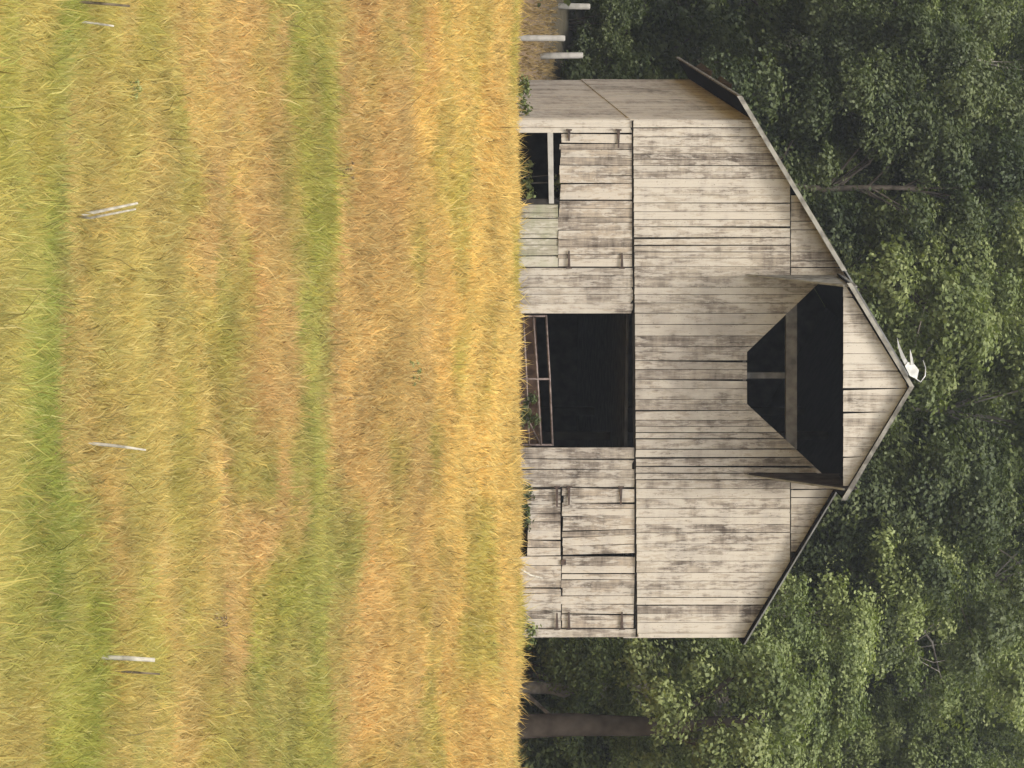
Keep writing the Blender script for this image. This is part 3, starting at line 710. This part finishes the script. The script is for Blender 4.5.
# ------------------------------------------------------------------ weeds by the barn
def weed(u, d, h, w_, seed, mat, lab, n=14):
    r = np.random.default_rng(seed); x = pos(u, d); z = float(ground(x, d)); root = empty('weed', (x, d, z)); tag(root, lab, 'weed', 'weeds along the barn')
    c = np.stack([r.uniform(-w_, w_, n), r.uniform(-.25, .25, n), r.uniform(.3, 1, n) * h], -1)
    V, t = foliage(c, r.uniform(  .10, .2, n), 60, .08, seed); f = bpy.data.objects.new('foliage', quad_mesh('foliage', V, t, mat)); COL.objects.link(f); f.parent = root
    mb = MB()
    for q in c: mb.tube([(x + q[0] * .4, d + q[1], z - .05), (x + q[0], d + q[1], z + q[2])], [.012, .006], 5)
    mb.build('stems', M_bark, root)
def bd(u): # distance of the barn front at u
    return PF(u, 520, 0)[1]
weed(185, bd(185) + .5, 1.45, .55, 81, M_leafM, 'green weed growing inside the gap of the left doors')
weed(408, bd(405) - .25, 1.0, .25, 82, M_leafD, 'straggly weed in front of the gate in the doorway')
weed(500, bd(495) - .4, .78, .6, 83, M_leafD, 'dark weed at the foot of the right doors')
weed(96, bd(120) + 1.2, .72, .5, 84, M_leafM, 'green weed at the foot of the left side wall')
weed(630, bd(637) - .2, .9, .3, 85, M_leafM, 'green weed at the right front corner of the barn')

def dry_weed(u, d, h, w_, seed, mat, lab):
    r = np.random.default_rng(seed); x = pos(u, d); z = float(ground(x, d)); root = empty('dry_weed', (x, d, z)); tag(root, lab, 'weed', 'weeds scattered in the meadow')
    c = np.stack([r.uniform(-w_, w_, 9), r.uniform(-.1, .1, 9), r.uniform(.55, 1, 9) * h], -1)
    V, t = foliage(c, r.uniform(.03, .055, 9), 26, .026, seed); f = bpy.data.objects.new('foliage', quad_mesh('foliage', V, t, mat)); COL.objects.link(f); f.parent = root  # seed heads at the stem tips, built from leaf faces
    mb = MB()
    for q in c: mb.tube([(x + q[0] * .3, d + q[1], z - .05), (x + q[0], d + q[1], z + q[2])], [.006, .004], 5)
    mb.build('stems', M_dark, root)
M_brownweed = leaf_mat('brown_seed_heads', (0.12, 0.075, 0.035), (0.22, 0.15, 0.07), (0.34, 0.25, 0.13), .2)
dry_weed(620, 63.5, .42, .10, 91, M_brownweed, 'small brown weed in the orange strip above the white stake')
dry_weed(375, 85, .5, .22, 92, M_leafL, 'low olive weed clump in the upper meadow below the open barn doorway')
dry_weed(170, 77, .5, .12, 93, M_brownweed, 'brown weed in the upper meadow below the left barn doors')
dry_weed(90, 56, .4, .12, 95, M_leafL, 'green weed low in the meadow left of the forked dead branch')

# ------------------------------------------------------------------ meadow grass
def grass_field():
    r = np.random.default_rng(99)
    def sample(n, d0, d1, half0, half1, pw=1.0):
        d = d0 + (d1 - d0) * r.random(n) ** pw; h = np.interp(d, [d0, d1], [half0, half1]); x = r.uniform(-1, 1, n) * h; return x, d
    A = [sample(600000, 40.5, 76, 5.8, 9.4), sample(360000, 76, 106, 9.2, 12.5), sample(170000, 40, 106, 15, 22), sample(34000, 106, 117, 12.5, 14), sample(60000, 116, 130.5, 13, 16, 1.0)]
    x = np.concatenate([a[0] for a in A]); d = np.concatenate([a[1] for a in A])
    # tufts: draw blades together
    tx = np.round(x * 2.2) / 2.2; td = np.round(d * 2.2) / 2.2; jx = _tab[(tx * 37).astype(int) % 256, (td * 53).astype(int) % 256]; 
    pull = .35 * jx; x = x + (tx - x) * pull; d = d + (td - d) * pull
    q = (x[:, None] * 0 + 0)
    # keep out of the barn
    ra = (x - C0[0]) * EX[0] + (d - C0[1]) * EX[1]; rs = (x - C0[0]) * EY[0] + (d - C0[1]) * EY[1]
    keep = ~((ra > -.05) & (ra < W + .05) & (rs > -.08) & (rs < DEP)); x = x[keep]; d = d[keep]; n = len(x)
    z = ground(x, d)
    hf = fbm(x * .5, d * .35, 51); h = (.16 + .30 * hf) * r.uniform(.55, 1.35, n) * np.where(d > 116, .6, 1)
    tall = r.random(n) < .03; h = np.where(tall, h * 1.6, h)
    wd_ = r.uniform(.006, .013, n) * np.interp(d, [45, 100], [1.0, 1.7]); wd_ = np.where(tall, wd_ * .7, wd_)
    az = r.normal(size=n) * .9; sx, sy = np.cos(az) * wd_, np.sin(az) * wd_        # blade width direction
    la = r.uniform(0, 2 * np.pi, n); wind = fbm(x * .3, d * .2, 61) - .5
    lean = r.uniform(.05, .6, n) * h; lx = np.cos(la) * lean + wind * .5 * h; ly = np.sin(la) * lean * .8
    B = np.stack([x, d, z - .02], -1)
    s = np.stack([sx, sy, 0 * sx], -1); m1 = B + np.stack([lx * .3, ly * .3, h * .6], -1); tp = B + np.stack([lx, ly, h * r.uniform(.75, 1.0, n)], -1)
    V = np.stack([B - s, B + s, m1 + s * .85, tp, m1 - s * .85], 1).reshape(-1, 3)
    me = bpy.data.meshes.new('meadow_grass'); me.vertices.add(5 * n); me.vertices.foreach_set('co', V.astype(np.float32).ravel())
    i5 = np.arange(n)[:, None] * 5; me.loops.add(7 * n); me.loops.foreach_set('vertex_index', (i5 + np.array([0, 1, 2, 4, 4, 2, 3])).ravel()); me.polygons.add(2 * n)
    me.polygons.foreach_set('loop_start', (np.arange(n)[:, None] * 7 + np.array([0, 4])).ravel()); me.polygons.foreach_set('loop_total', np.tile([4, 3], n)); me.update()
    c = meadow(x, d) * ALB
    j = np.exp(r.normal(size=(n, 1)) * .12); hue = r.normal(size=(n, 1)) * .05
    c = c * j * np.concatenate([1 + hue, 1 + hue * 0, 1 - hue], 1)
    dr = (r.random(n) < .08); c[dr] = c[dr] * .6 + lin((222, 204, 140)) * ALB * .4
    bk = d > 116; c[bk] = lin((178, 154, 106)) * .74 * j[bk]
    dk = r.random(n) < .05; c[dk] = c[dk] * .5
    c = np.clip(c, 0, .85)
    a = me.attributes.new('blade', 'FLOAT_COLOR', 'FACE'); a.data.foreach_set('color', np.repeat(np.concatenate([c, np.ones((n, 1))], 1), 2, 0).astype(np.float32).ravel())
    m, t, b, out = newmat('grass_blade'); an = N(t, 'ShaderNodeAttribute', attribute_name='blade')
    t.links.new(an.outputs['Color'], b.inputs['Base Color']); b.inputs['Roughness'].default_value = .7; b.inputs['Specular IOR Level'].default_value = .15
    tr = N(t, 'ShaderNodeBsdfTranslucent'); t.links.new(an.outputs['Color'], tr.inputs[0]); ms = N(t, 'ShaderNodeMixShader'); ms.inputs[0].default_value = .5
    t.links.new(b.outputs[0], ms.inputs[1]); t.links.new(tr.outputs[0], ms.inputs[2]); t.links.new(ms.outputs[0], out.inputs[0])
    me.materials.append(m); o = bpy.data.objects.new('meadow_grass', me); COL.objects.link(o)
    tag(o, 'dry golden and green meadow grass covering the slope below the barn', 'grass', kind='stuff')
grass_field()
